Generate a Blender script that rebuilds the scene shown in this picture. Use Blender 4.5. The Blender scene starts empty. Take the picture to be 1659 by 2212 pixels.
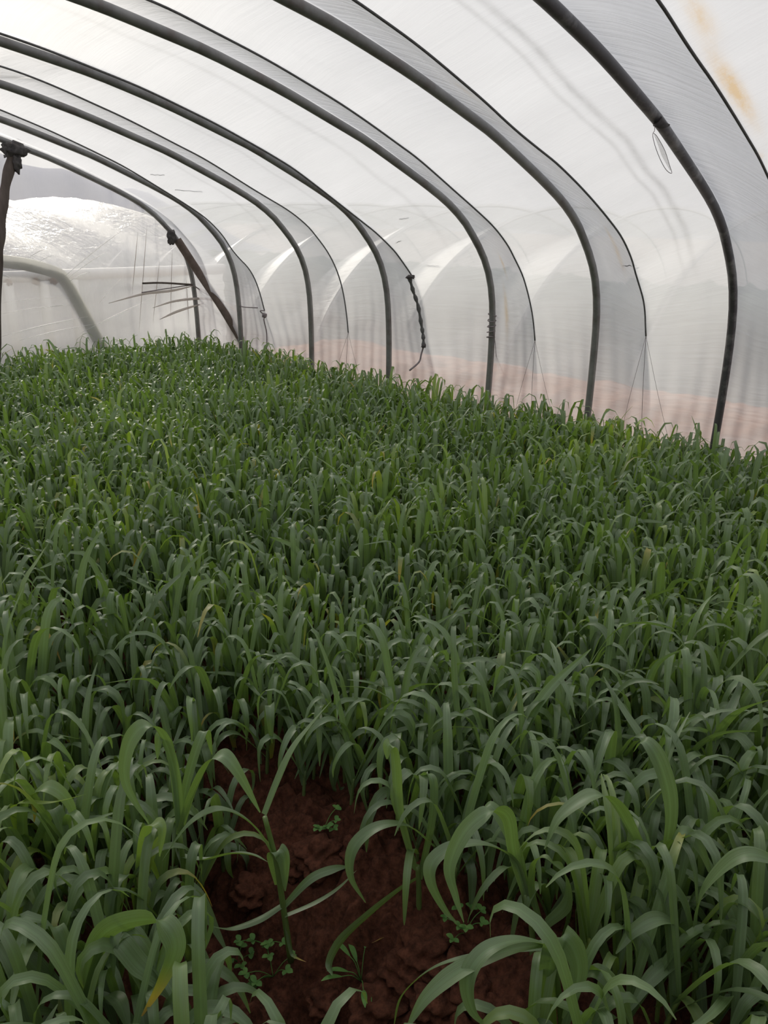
import bpy, math, random
import numpy as np
from math import pi, sin, cos, radians as R
random.seed(7); rng = np.random.default_rng(11)
scene = bpy.context.scene
col = scene.collection

# ------------------------------------------------------------------ helpers
def tag(o, label=None, cat=None, group=None, kind=None):
    if label: o['label'] = label
    if cat: o['category'] = cat
    if group: o['group'] = group
    if kind: o['kind'] = kind
    return o

def empty(name, loc=(0, 0, 0)):
    o = bpy.data.objects.new(name, None); col.objects.link(o)
    o.location = loc; o.empty_display_size = .05
    return o

def mesh(name, V, F, mat, parent=None, loc=None, uv=None, cols=None, smooth=True):
    """V (n,3), F list/array of quads or tris. loc: origin offset subtracted from V."""
    V = np.asarray(V, float)
    me = bpy.data.meshes.new(name)
    off = np.array(loc, float) if loc is not None else np.zeros(3)
    Vl = V - off
    if isinstance(F, np.ndarray):
        n, k = F.shape
        me.vertices.add(len(Vl)); me.vertices.foreach_set('co', Vl.astype(np.float32).ravel())
        me.loops.add(n * k); me.loops.foreach_set('vertex_index', F.astype(np.int32).ravel())
        me.polygons.add(n)
        me.polygons.foreach_set('loop_start', np.arange(0, n * k, k, dtype=np.int32))
        me.polygons.foreach_set('loop_total', np.full(n, k, dtype=np.int32))
        me.update(calc_edges=True)
        lv = F.ravel()
    else:
        me.from_pydata([tuple(v) for v in Vl], [], [tuple(f) for f in F]); me.update()
        lv = np.zeros(len(me.loops), dtype=np.int32); me.loops.foreach_get('vertex_index', lv)
    if uv is not None:
        l = me.uv_layers.new(name='UVMap'); l.data.foreach_set('uv', np.asarray(uv, np.float32)[lv].ravel())
    if cols is not None:
        a = me.attributes.new('tone', 'FLOAT_VECTOR', 'POINT')
        a.data.foreach_set('vector', np.asarray(cols, np.float32).ravel())
    me.polygons.foreach_set('use_smooth', np.full(len(me.polygons), smooth, dtype=bool))
    me.materials.append(mat)
    o = bpy.data.objects.new(name, me); col.objects.link(o)
    if parent is not None:
        o.parent = parent
        if loc is not None: o.location = off - np.array(parent.location)
    elif loc is not None: o.location = off
    return o

class MB:
    def __init__(s): s.V = []; s.F = []; s.n = 0; s.U = []; s.C = []
    def add(s, V, F, U=None, C=None):
        V = np.asarray(V, float); F = np.asarray(F, np.int64)
        s.V.append(V); s.F.append(F + s.n); s.n += len(V)
        s.U.append(np.zeros((len(V), 2)) if U is None else U)
        s.C.append(np.zeros((len(V), 3)) if C is None else C)
    def build(s, name, mat, parent=None, loc=None, smooth=True):
        return mesh(name, np.concatenate(s.V), np.concatenate(s.F), mat, parent, loc,
                    np.concatenate(s.U), np.concatenate(s.C), smooth)

def smooth_path(P, n=8):
    P = np.asarray(P, float); out = []
    Q = np.vstack([2 * P[0] - P[1], P, 2 * P[-1] - P[-2]])
    for i in range(1, len(Q) - 2):
        a, b, c, d = Q[i - 1:i + 3]
        for k in range(n):
            t = k / n
            out.append(.5 * ((2 * b) + (c - a) * t + (2 * a - 5 * b + 4 * c - d) * t * t + (3 * b - a - 3 * c + d) * t ** 3))
    out.append(P[-1]); return np.array(out)

def tube(P, r, seg=10, flat=1.0, ref=(0, 1, 0), caps=True):
    P = np.asarray(P, float); n = len(P)
    r = np.full(n, r) if np.isscalar(r) else np.asarray(r)
    T = np.gradient(P, axis=0); T /= np.linalg.norm(T, axis=1)[:, None] + 1e-12
    ref = np.array(ref, float)
    N = ref - (T @ ref)[:, None] * T
    bad = np.linalg.norm(N, axis=1) < .05
    if bad.any():
        N[bad] = np.cross(T[bad], np.array([.3, .2, .9]))
    N /= np.linalg.norm(N, axis=1)[:, None]
    B = np.cross(T, N)
    a = np.linspace(0, 2 * pi, seg, endpoint=False)
    V = P[:, None] + r[:, None, None] * (np.cos(a)[None, :, None] * N[:, None] * flat + np.sin(a)[None, :, None] * B[:, None])
    i = np.arange(n - 1)[:, None] * seg; j = np.arange(seg)[None]; j2 = (j + 1) % seg
    F = np.stack([i + j, i + j2, i + seg + j2, i + seg + j], -1).reshape(-1, 4)
    V = V.reshape(-1, 3)
    if caps:
        c0 = len(V); V = np.vstack([V, P[0], P[-1]])
        jj = np.arange(seg); k = (jj + 1) % seg
        F = np.vstack([F, np.stack([jj * 0 + c0, k, jj, jj * 0 + c0], -1)[:, [0, 1, 2, 2]] * 1])[:len(F)] if False else F
        # cap rings with quads made of two neighbouring fan triangles
        ev = np.arange(0, seg, 2)
        F = np.vstack([F, np.stack([ev * 0 + c0, (ev + 2) % seg, (ev + 1) % seg, ev], -1),
                       np.stack([ev * 0 + c0 + 1, (n - 1) * seg + ev, (n - 1) * seg + (ev + 1) % seg, (n - 1) * seg + (ev + 2) % seg], -1)])
    return V, F

def tube_obj(name, P, r, mat, parent=None, loc=None, seg=10, **k):
    V, F = tube(P, r, seg, **k)
    return mesh(name, V, F, mat, parent, loc)

# ------------------------------------------------------------------ camera
f_px, yaw, pitch, roll = 1675.4, R(48.41), R(20.857), R(1.322)
CAM = np.array([0, 0, 1.32])
r0 = np.array([cos(yaw), -sin(yaw), 0]); u0 = np.array([sin(yaw) * sin(pitch), cos(yaw) * sin(pitch), cos(pitch)])
fw = np.array([sin(yaw) * cos(pitch), cos(yaw) * cos(pitch), -sin(pitch)])
cr = cos(roll) * r0 + sin(roll) * u0; cu = -sin(roll) * r0 + cos(roll) * u0
def ray(x, y):
    return ((x - 829.5) * cr + (1106 - y) * cu + f_px * fw) / f_px
def on_ground(x, y, z=0.):
    r = ray(x, y); return CAM + r * (z - CAM[2]) / r[2]
def on_y(x, y, Y): r = ray(x, y); return CAM + r * Y / r[1]
def on_x(x, y, X): r = ray(x, y); return CAM + r * X / r[0]

import mathutils
cd = bpy.data.cameras.new('camera'); cam = bpy.data.objects.new('camera', cd); col.objects.link(cam)
cd.sensor_fit = 'VERTICAL'; cd.sensor_height = 24; cd.sensor_width = 24; cd.lens = 24 * f_px / 2212
cd.clip_start = .02; cd.clip_end = 500
M = mathutils.Matrix(((cr[0], cu[0], -fw[0], CAM[0]), (cr[1], cu[1], -fw[1], CAM[1]), (cr[2], cu[2], -fw[2], CAM[2]), (0, 0, 0, 1)))
cam.matrix_world = M
scene.camera = cam

# ------------------------------------------------------------------ materials
class NT:
    def __init__(s, name):
        s.m = bpy.data.materials.new(name); s.m.use_nodes = True; s.t = s.m.node_tree; s.t.nodes.clear()
        s.out = s.t.nodes.new('ShaderNodeOutputMaterial')
    def n(s, typ, **k):
        nd = s.t.nodes.new(typ)
        for a, v in k.items(): setattr(nd, a, v)
        return nd
    def l(s, a, b): s.t.links.new(a, b)
    def math(s, op, a, b=None, c=None):
        nd = s.n('ShaderNodeMath', operation=op)
        for i, v in enumerate((a, b, c)):
            if v is None: continue
            if isinstance(v, (int, float)): nd.inputs[i].default_value = v
            else: s.l(v, nd.inputs[i])
        return nd.outputs[0]
    def noise(s, vec, scale, detail=4, rough=.5, w=None):
        nd = s.n('ShaderNodeTexNoise'); nd.inputs['Scale'].default_value = scale
        nd.inputs['Detail'].default_value = detail; nd.inputs['Roughness'].default_value = rough
        if vec is not None: s.l(vec, nd.inputs['Vector'])
        return nd.outputs['Fac']
    def mapping(s, vec, scale=(1, 1, 1), loc=(0, 0, 0)):
        nd = s.n('ShaderNodeMapping'); nd.inputs['Scale'].default_value = scale; nd.inputs['Location'].default_value = loc
        s.l(vec, nd.inputs['Vector']); return nd.outputs[0]
    def ramp(s, fac, stops):
        nd = s.n('ShaderNodeValToRGB'); e = nd.color_ramp.elements
        while len(e) > 1: e.remove(e[-1])
        e[0].position = stops[0][0]; e[0].color = stops[0][1]
        for p, c in stops[1:]:
            x = e.new(p); x.color = c
        s.l(fac, nd.inputs[0]); return nd.outputs[0]
    def mixc(s, fac, a, b, mode='MIX'):
        nd = s.n('ShaderNodeMix', data_type='RGBA', blend_type=mode)
        for i, v in ((0, fac), (6, a), (7, b)):
            if isinstance(v, (int, float)): nd.inputs[i].default_value = v
            elif isinstance(v, tuple): nd.inputs[i].default_value = v
            else: s.l(v, nd.inputs[i])
        return nd.outputs[2]
    def mixs(s, fac, a, b):
        nd = s.n('ShaderNodeMixShader')
        if isinstance(fac, (int, float)): nd.inputs[0].default_value = fac
        else: s.l(fac, nd.inputs[0])
        s.l(a, nd.inputs[1]); s.l(b, nd.inputs[2]); return nd.outputs[0]
    def bump(s, h, strength, dist):
        nd = s.n('ShaderNodeBump'); nd.inputs['Strength'].default_value = strength; nd.inputs['Distance'].default_value = dist
        s.l(h, nd.inputs['Height']); return nd.outputs[0]

def c4(r, g, b): return (r, g, b, 1)

def film_mat(name, trans, tcol, stains=(), streaks=(), wr_scale=(1.2, 16, 1), wr=.35, gloss=.12, grough=.22, fade=None, frk=.9):
    t = NT(name)
    uv = t.n('ShaderNodeUVMap', uv_map='UVMap').outputs[0]
    sep = t.n('ShaderNodeSeparateXYZ'); t.l(uv, sep.inputs[0])
    U, Vv = sep.outputs[0], sep.outputs[1]
    warp = t.noise(t.mapping(uv, (1.5, 1.5, 1)), 1.3, 2)
    wv = t.n('ShaderNodeCombineXYZ'); t.l(t.math('MULTIPLY', U, wr_scale[0]), wv.inputs[0])
    t.l(t.math('ADD', t.math('MULTIPLY', Vv, wr_scale[1]), t.math('MULTIPLY', warp, 2.)), wv.inputs[1])
    n1 = t.noise(wv.outputs[0], 1.0, 3, .55)
    n2 = t.noise(t.mapping(wv.outputs[0], (2.4, 3.1, 1), (3, 5, 0)), 1.0, 3, .6)
    rid = t.math('SUBTRACT', 1.0, t.math('ABSOLUTE', t.math('MULTIPLY', t.math('SUBTRACT', n1, .5), 5.)))
    h = t.math('ADD', t.math('MULTIPLY', rid, .5), n2)
    nrm = t.bump(h, wr, .02)
    # soft mottling of the sheet (dust, thickness)
    mot = t.noise(t.mapping(uv, (1.0, 2.2, 1)), 2.0, 5, .6)
    colr = t.ramp(mot, [(.3, c4(*[x * .90 for x in tcol])), (.75, c4(*tcol))])
    for (su, sv, au, av, strength, sc) in stains:
        du = t.math('DIVIDE', t.math('SUBTRACT', U, su), au)
        dv = t.math('DIVIDE', t.math('SUBTRACT', Vv, sv), av)
        d = t.math('ADD', t.math('MULTIPLY', du, du), t.math('MULTIPLY', dv, dv))
        g = t.math('POWER', 2.718, t.math('MULTIPLY', d, -1.0))
        nn = t.noise(t.mapping(uv, (60, 18, 1)), 1.0, 4, .7)
        g = t.math('MULTIPLY', t.math('MULTIPLY', g, strength), t.math('MULTIPLY_ADD', nn, 1.6, -.1)); g = t.math('MINIMUM', t.math('MAXIMUM', g, 0.), 1.)
        colr = t.mixc(g, colr, sc)
    for (su, wdt, v0, v1, strength) in streaks:
        wob = t.math('MULTIPLY', t.math('SUBTRACT', t.noise(t.mapping(uv, (0, 2.0, 1)), 1.0, 2), .5), .05)
        du = t.math('DIVIDE', t.math('SUBTRACT', t.math('ADD', U, wob), su), wdt)
        g = t.math('POWER', 2.718, t.math('MULTIPLY', t.math('MULTIPLY', du, du), -1.0))
        inr = t.math('MULTIPLY', t.math('MINIMUM', t.math('MAXIMUM', t.math('DIVIDE', t.math('SUBTRACT', Vv, v0), .5), 0.), 1.), t.math('MINIMUM', t.math('MAXIMUM', t.math('DIVIDE', t.math('SUBTRACT', v1, Vv), .5), 0.), 1.))
        nn = t.noise(t.mapping(uv, (30, 7, 1), (su * 7, 0, 0)), 1.0, 4, .7)
        g = t.math('MULTIPLY', t.math('MULTIPLY', g, inr), t.math('MULTIPLY', nn, strength))
        g = t.math('MINIMUM', g, 1.)
        colr = t.mixc(g, colr, c4(.38, .37, .36))
    tr = t.n('ShaderNodeBsdfTranslucent'); t.l(colr, tr.inputs[0]); t.l(nrm, tr.inputs['Normal'])
    df = t.n('ShaderNodeBsdfDiffuse'); t.l(colr, df.inputs[0]); t.l(nrm, df.inputs['Normal'])
    tp = t.n('ShaderNodeBsdfTransparent'); t.l(t.mixc(.35, c4(1, 1, 1), colr), tp.inputs[0])
    gl = t.n('ShaderNodeBsdfGlossy'); gl.inputs['Roughness'].default_value = grough; t.l(nrm, gl.inputs['Normal'])
    gl.inputs[0].default_value = c4(.9, .9, .9)
    a = t.mixs(.22, tr.outputs[0], df.outputs[0])
    soft = 1.0
    if fade:      # clearer and less glossy with height, so the crest edge fades out
        f_ = t.n('ShaderNodeMapRange'); f_.interpolation_type = 'SMOOTHSTEP'; t.l(Vv, f_.inputs[0])
        f_.inputs[1].default_value = fade[0]; f_.inputs[2].default_value = fade[1]; f_.inputs[3].default_value = trans; f_.inputs[4].default_value = fade[2]
        g_ = t.n('ShaderNodeMapRange'); g_.interpolation_type = 'SMOOTHSTEP'; t.l(Vv, g_.inputs[0])
        g_.inputs[1].default_value = fade[0]; g_.inputs[2].default_value = fade[1]; g_.inputs[3].default_value = 1.; g_.inputs[4].default_value = .2
        trans = f_.outputs[0]; soft = g_.outputs[0]
    b = t.mixs(trans, a, tp.outputs[0])
    fr = t.n('ShaderNodeFresnel'); fr.inputs[0].default_value = 1.45; t.l(nrm, fr.inputs['Normal'])
    t.l(t.mixs(t.math('MINIMUM', t.math('MULTIPLY', t.math('MULTIPLY_ADD', fr.outputs[0], frk, gloss * .3), soft), .7), b, gl.outputs[0]), t.out.inputs[0])
    return t.m

def metal_mat(name, base, rust, rough=.45, metallic=.35, spots=9):
    t = NT(name); p = t.n('ShaderNodeBsdfPrincipled')
    oc = t.n('ShaderNodeNewGeometry').outputs['Position']
    n = t.noise(oc, spots, 5, .65)
    c = t.ramp(n, [(.35, base), (.52, tuple(x * .82 for x in base[:3]) + (1,)), (.68, rust)])
    t.l(c, p.inputs['Base Color']); p.inputs['Metallic'].default_value = metallic
    p.inputs['Roughness'].default_value = rough
    t.l(t.bump(t.noise(oc, 60, 4), .3, .002), p.inputs['Normal'])
    t.l(p.outputs[0], t.out.inputs[0]); return t.m

def plain_mat(name, a, b, scale=12, rough=.8, bump=.3, bd=.004, stretch=(1, 1, 1)):
    t = NT(name); p = t.n('ShaderNodeBsdfPrincipled')
    oc = t.mapping(t.n('ShaderNodeNewGeometry').outputs['Position'], stretch)
    n = t.noise(oc, scale, 6, .65)
    t.l(t.ramp(n, [(.32, a), (.68, b)]), p.inputs['Base Color'])
    p.inputs['Roughness'].default_value = rough; p.inputs['Specular IOR Level'].default_value = .25
    t.l(t.bump(t.noise(oc, scale * 3, 5, .7), bump, bd), p.inputs['Normal'])
    t.l(p.outputs[0], t.out.inputs[0]); return t.m

def leaf_mat():
    # tone.x = hue shift (0 dark blue-green .. 1 yellow-green), tone.y = dryness (tips), tone.z = value
    t = NT('cereal_leaf')
    at = t.n('ShaderNodeAttribute', attribute_name='tone')
    sp = t.n('ShaderNodeSeparateXYZ'); t.l(at.outputs['Vector'], sp.inputs[0])
    uv = t.n('ShaderNodeUVMap', uv_map='UVMap').outputs[0]
    su = t.n('ShaderNodeSeparateXYZ'); t.l(uv, su.inputs[0])
    base = t.ramp(sp.outputs[0], [(0, c4(.118, .180, .076)), (.45, c4(.145, .225, .066)), (1, c4(.35, .45, .055))])
    # parallel veins and pale midrib
    vein = t.noise(t.mapping(uv, (26, .6, 1)), 1.0, 2, .6)
    base = t.mixc(t.math('MULTIPLY', t.math('SUBTRACT', vein, .35), 1.6), base, c4(.21, .29, .17))
    dx = t.math('MULTIPLY', t.math('SUBTRACT', su.outputs[0], .5), 14.)
    rib = t.math('POWER', 2.718, t.math('MULTIPLY', t.math('MULTIPLY', dx, dx), -1.))
    base = t.mixc(t.math('MULTIPLY', rib, .35), base, c4(.20, .32, .15))
    dry = t.ramp(sp.outputs[1], [(0, c4(.30, .36, .05)), (.6, c4(.50, .36, .08)), (1, c4(.42, .24, .10))])
    base = t.mixc(t.math('MINIMUM', t.math('MULTIPLY', sp.outputs[1], 1.6), 1.), base, dry)
    val = t.n('ShaderNodeHueSaturation'); t.l(sp.outputs[2], val.inputs['Value']); t.l(base, val.inputs['Color'])
    p = t.n('ShaderNodeBsdfPrincipled'); t.l(val.outputs[0], p.inputs['Base Color'])
    p.inputs['Roughness'].default_value = .46; p.inputs['Specular IOR Level'].default_value = .75
    t.l(t.bump(vein, .35, .0006), p.inputs['Normal'])
    tr = t.n('ShaderNodeBsdfTranslucent')
    tc = t.mixc(1.0, val.outputs[0], c4(1.4, 1.6, .45), 'MULTIPLY'); t.l(tc, tr.inputs[0])
    t.l(t.mixs(.32, p.outputs[0], tr.outputs[0]), t.out.inputs[0]); return t.m

def soil_mat(name, dark, light, scale=22, bump=.9, bd=.02):
    t = NT(name); p = t.n('ShaderNodeBsdfPrincipled')
    oc = t.n('ShaderNodeNewGeometry').outputs['Position']
    n = t.noise(oc, scale, 8, .7); n2 = t.noise(oc, 3.5, 3)
    c = t.ramp(n, [(.3, dark), (.7, light)])
    c = t.mixc(t.math('MULTIPLY', n2, .5), c, tuple(x * .6 for x in dark[:3]) + (1,))
    t.l(c, p.inputs['Base Color']); p.inputs['Roughness'].default_value = .95; p.inputs['Specular IOR Level'].default_value = .15
    vo = t.n('ShaderNodeTexVoronoi'); vo.inputs['Scale'].default_value = scale * 1.6; t.l(oc, vo.inputs['Vector'])
    hh = t.math('ADD', n, t.math('MULTIPLY', vo.outputs['Distance'], .5))
    t.l(t.bump(hh, bump, bd), p.inputs['Normal'])
    t.l(p.outputs[0], t.out.inputs[0]); return t.m

# ------------------------------------------------------------------ tunnel profile
XC = 1.0
PR = [(4.17, -.1), (4.17, .33), (4.165, .55), (4.15, .75), (4.12, .90), (4.07, 1.02), (4.0, 1.12), (3.9, 1.22), (3.8, 1.305),
      (3.65, 1.395), (3.47, 1.475), (3.28, 1.55), (3.0, 1.655), (2.82, 1.71), (2.51, 1.80), (2.31, 1.85), (2.09, 1.90),
      (1.89, 1.935), (1.6, 1.98), (1.3, 2.01), (1.0, 2.02)]
PRF = PR + [(2 * XC - x, z) for x, z in PR[-2::-1]]
_p = smooth_path([(x, 0, z) for x, z in PRF], 10)[:, [0, 2]]
_s = np.concatenate([[0], np.cumsum(np.linalg.norm(np.diff(_p, axis=0), axis=1))])
NP = 190
ss = np.linspace(0, _s[-1], NP)
prof = np.stack([np.interp(ss, _s, _p[:, 0]), np.interp(ss, _s, _p[:, 1])], 1)
tan = np.gradient(prof, axis=0); tan /= np.linalg.norm(tan, axis=1)[:, None]
nin = np.stack([-tan[:, 1], tan[:, 0]], 1)     # inward normal (points into tunnel)
if nin[0, 0] > 0: nin = -nin
SL = ss[-1]
def s_of(X, Z):    # arc length of nearest profile point
    d = (prof[:, 0] - X) ** 2 + (prof[:, 1] - Z) ** 2
    return ss[int(np.argmin(d))]

HOOPS = [-.16, .6, 1.36, 2.10, 2.82, 3.69, 4.49, 5.38, 5.99]
ROPES = {  # y -> measured points of the rope (X, Z)
    .22: None,
    .97: [(1.98, 1.81), (2.23, 1.73), (2.72, 1.58), (3.06, 1.45), (3.55, 1.22), (3.8, 1.0), (4.0, .7), (4.15, .35)],
    1.73: [(1.74, 1.86), (2.03, 1.79), (2.58, 1.61), (3.16, 1.42), (3.55, 1.24), (3.77, 1.04), (3.95, .75), (4.15, .35)],
    2.46: [(1.61, 1.92), (2.03, 1.83), (2.63, 1.66), (3.3, 1.39), (3.74, 1.15), (3.95, .91), (4.11, .52), (4.16, .3)],
    3.25: [(1.7, 1.86), (2.3, 1.72), (2.8, 1.56), (3.37, 1.29), (3.61, 1.16), (3.85, .97), (3.97, .79), (4.04, .54), (4.14, .3)],
    4.09: [(1.84, 1.92), (2.29, 1.81), (3.36, 1.42), (3.79, 1.21), (4.01, .97), (4.14, .56), (4.16, .3)],
    4.93: [(2.0, 1.87), (2.8, 1.62), (3.54, 1.27), (3.80, 1.0), (4.06, .57), (4.15, .3)],
    5.70: [(2.0, 1.87), (2.8, 1.66), (3.54, 1.36), (3.95, 1.05), (4.12, .57), (4.15, .3)],
}
def pull_table(pts):
    if pts is None: pts = ROPES[.97]
    S = [0.]; A = [0.]
    for X, Z in sorted(pts, key=lambda q: s_of(*q)):
        i = int(np.argmin((prof[:, 0] - X) ** 2 + (prof[:, 1] - Z) ** 2))
        d = (X - prof[i, 0]) * nin[i, 0] + (Z - prof[i, 1]) * nin[i, 1]
        S.append(ss[i]); A.append(max(d, .0))
    S.append(SL / 2); A.append(.08)
    a = np.interp(np.minimum(ss, SL - ss), S, A)
    k = np.ones(5) / 5
    return np.convolve(np.pad(a, 2, mode='edge'), k, 'valid')
ropeY = sorted(ROPES)
PULL = {y: pull_table(ROPES[y]) for y in ropeY}
OUT = .022
def pull_at(y):
    """inward displacement over the profile at station y"""
    hs = HOOPS
    if y <= hs[0]: return np.zeros(NP)
    for a, b in zip(hs[:-1], hs[1:]):
        if a <= y <= b:
            yr = [q for q in ropeY if a < q < b][0]
            w = (y - a) / (yr - a) if y < yr else (b - y) / (b - yr)
            w = w ** .92
            return PULL[yr] * w - .018 * np.sin(pi * min(1, w)) * (PULL[yr] > .03) + 0
    return np.zeros(NP)

# stains in (y, arc) coordinates
_pc = {}
def film_hit(px, py, y_lo=.35, y_hi=5.97):
    """where the line of sight through a pixel meets the film, from far to near"""
    prev = None
    for Y in np.arange(y_lo, y_hi, .01):
        p = on_y(px, py, Y)
        i = int(np.argmin((prof[:, 0] - p[0]) ** 2 + (prof[:, 1] - p[2]) ** 2))
        if round(Y, 3) not in _pc: _pc[round(Y, 3)] = pull_at(Y)
        d = (p[0] - prof[i, 0]) * nin[i, 0] + (p[2] - prof[i, 1]) * nin[i, 1] - _pc[round(Y, 3)][i] + OUT
        if prev is not None and prev > 0 >= d: return p, Y, ss[i], i
        prev = d
    return p, Y, ss[i], i
def uvpt(px, py, Y):
    p, y, v, _ = film_hit(px, py); return (y, v)
OR = c4(.78, .56, .30)
st = []
for px, py, Y, au, av, k in [(1590, 190, .80, .018, .2, 1.4), (1512, 15, .80, .02, .10, .8), (1335, 545, 1.95, .02, .12, .7), (1315, 500, 1.93, .015, .06, .6),
                       (1088, 570, 2.68, .012, .07, .8), (1095, 680, 2.68, .015, .12, .9), (1000, 190, 2.25, .05, .07, .5), (1640, 330, .8, .012, .03, .5)]:
    u_, v_ = uvpt(px, py, Y); st.append((u_, v_, au, av, k, OR))
sk = []
_y, _v = uvpt(1250, 220, 0); print('streak at', _y, _v, uvpt(1060, 5, 0), uvpt(1460, 500, 0))
for u_, w_, k in [(_y - .02, .013, .8), (_y + .025, .009, .55), (2.99, .014, .35), (3.86, .012, .35), (4.64, .012, .35)]:
    sk.append((u_, w_, 1.2, 4.2, k))
M_film = film_mat('greenhouse_film', .36, (.90, .90, .905), st, sk, wr=.15, grough=.4)
M_filmend = film_mat('end_film', .62, (.94, .935, .93), wr_scale=(16, 2.0, 1), wr=.2, gloss=.12, grough=.25)
M_filmout = film_mat('old_outer_film', .42, (.88, .88, .86), wr_scale=(2, 10, 1), wr=.2, gloss=.0, grough=.6, fade=(2.1, 3.8, .92), frk=.9)
M_roof = film_mat('glossy_roof_film', .3, (.66, .67, .70), wr_scale=(7, 2.2, 1), wr=.6, gloss=.35, grough=.2)
M_pipe = metal_mat('galvanised_pipe', c4(.27, .265, .255), c4(.17, .15, .14))
M_pipenew = metal_mat('near_dark_pipe', c4(.10, .095, .10), c4(.24, .235, .235), spots=7)
M_rope = plain_mat('dark_rope', c4(.12, .12, .12), c4(.2, .195, .195), 80)
M_string = plain_mat('frayed_string', c4(.30, .27, .27), c4(.20, .16, .17), 60)
M_wood = plain_mat('weathered_wood', c4(.075, .058, .05), c4(.15, .12, .105), 14, stretch=(1, 1, .25))
M_brace = plain_mat('rusty_brace', c4(.10, .075, .06), c4(.17, .13, .11), 14)
M_rag = plain_mat('dark_rag', c4(.05, .045, .045), c4(.12, .11, .105), 30)
M_clear = film_mat('clear_scrap', .5, (.75, .75, .75), gloss=.3)
M_soil = soil_mat('red_soil', c4(.032, .013, .008), c4(.19, .070, .040), 60, .8, .006)
M_bank = soil_mat('outer_soil', c4(.36, .17, .10), c4(.52, .27, .17), 9, .5, .03)
M_ground = soil_mat('field_soil', c4(.50, .44, .40), c4(.64, .58, .53), 4, .5, .03)
M_leaf = leaf_mat()
M_crop2 = plain_mat('outer_crop', c4(.05, .11, .055), c4(.12, .2, .10), 9, .9, .9, .05)
M_hill = plain_mat('distant_ridge_haze', c4(.34, .345, .41), c4(.43, .435, .50), .35, 1., .2, .1)
M_pale = plain_mat('pale_sleeve', c4(.30, .30, .25), c4(.42, .41, .32), 9, .55, .4, .006)
M_wall = film_mat('sheeted_wall', .18, (.80, .82, .83), wr_scale=(2.0, 12, 1), wr=.3)
M_rail = plain_mat('pale_rail', c4(.72, .68, .62), c4(.82, .79, .74), 4, .6, .1, .002)
M_tie = plain_mat('brown_tie', c4(.22, .14, .09), c4(.3, .2, .13), 20)
M_weed = plain_mat('weed_leaf', c4(.06, .15, .035), c4(.13, .25, .06), 40, .6, .2, .001)

# ------------------------------------------------------------------ film sheet over the tunnel
def film_sheet(name, y0, y1, mat, dy=.02, s_lo=0, s_hi=1.0, pull=pull_at, xf=lambda X: X):
    ys = np.unique(np.round(np.concatenate([np.arange(y0, y1, dy), [y for y in HOOPS + ropeY if y0 <= y <= y1], [y1]]), 4))
    V = []; UV = []
    for y in ys:
        a = pull(y)
        d = a - OUT
        # fan folds towards the foot of every hoop and fine unevenness
        z = prof[:, 1]; low = np.clip((.95 - z) / .7, 0, 1)
        fold = .006 * low * np.sin(y * 55 + 5 * z * np.sin(y * 5)) * np.sin(y * 17 + 2)
        uneven = .0015 * np.sin(ss * 9 + y * 3) * np.sin(y * 6 + ss * 2)
        d = d + fold + np.where(d > .03, uneven, 0)
        XZ = prof + nin * d[:, None]
        V.append(np.stack([XZ[:, 0], np.full(NP, y), XZ[:, 1]], 1)); UV.append(np.stack([np.full(NP, y), ss], 1))
    V = np.concatenate(V); UV = np.concatenate(UV)
    V[:, 0] = xf(V[:, 0])
    n = len(ys); i = np.arange(n - 1)[:, None] * NP; j = np.arange(NP - 1)[None]
    F = np.stack([i + j, i + j + 1, i + NP + j + 1, i + NP + j], -1).reshape(-1, 4)
    o = mesh(name, V, F, mat, uv=UV); o['kind'] = 'structure'; return o
film_sheet('ceiling', -1.6, 5.99, M_film, dy=.0125)

# end sheet closing the far end, hung inside the last hoop
def end_sheet(name, Y, mat, sgn=1):
    NX, NZ = 360, 90
    xs = np.linspace(-2.17, 4.17, NX)
    half = NP // 2 + 1
    top = np.interp(xs, np.concatenate([[-2.18], prof[::-1, 0], [4.18]]), np.concatenate([[.9], prof[::-1, 1], [.9]])) 
    # use the upper envelope only
    order = np.argsort(prof[:, 0]); up = prof[(prof[:, 1] > .9)]; up = up[np.argsort(up[:, 0])]
    top = np.interp(xs, up[:, 0], up[:, 1]) 
    V = []; UV = []
    for k in range(NZ):
        t = k / (NZ - 1)
        z = -.1 + (top + .02 + .1) * t
        x = xs
        fold = .012 * np.sin(x * 46 + 1.2 * np.sin(z * 3)) * np.clip((x - 3.2) / .6, 0, 1) + .008 * np.sin(x * 21 + z * 2.)
        # horizontal gather at the tie height, sagging to the left
        zg = .745 - .02 * (x - 3.7) ** 2
        fold = fold + .02 * np.exp(-((z - zg) / .03) ** 2) * np.clip((x - 3.3) / .3, 0, 1)
        # long folds rising to the right from the bent pipe
        for (x0, z0, x1, z1, a) in FOLDS:
            L2 = (x1 - x0) ** 2 + (z1 - z0) ** 2
            tt = ((x - x0) * (x1 - x0) + (z - z0) * (z1 - z0)) / L2
            dd = ((x - x0) * (z1 - z0) - (z - z0) * (x1 - x0)) / math.sqrt(L2)
            fold = fold - a * np.exp(-(dd / .009) ** 2) * np.clip(1.0 - np.abs(tt - .5) * 2, 0, 1) ** .5
        V.append(np.stack([x, Y + fold, z], 1)); UV.append(np.stack([x, z], 1))
    V = np.concatenate(V); UV = np.concatenate(UV)
    i = np.arange(NZ - 1)[:, None] * NX; j = np.arange(NX - 1)[None]
    F = np.stack([i + j, i + j + 1, i + NX + j + 1, i + NX + j], -1).reshape(-1, 4)
    o = mesh(name, V, F, mat, uv=UV); o['kind'] = 'structure'; return o
def fp(x0, y0, x1, y1, a=.012):
    p, q = on_y(x0, y0, 6.0), on_y(x1, y1, 6.0); return (p[0], p[2], q[0], q[2], a)
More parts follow.
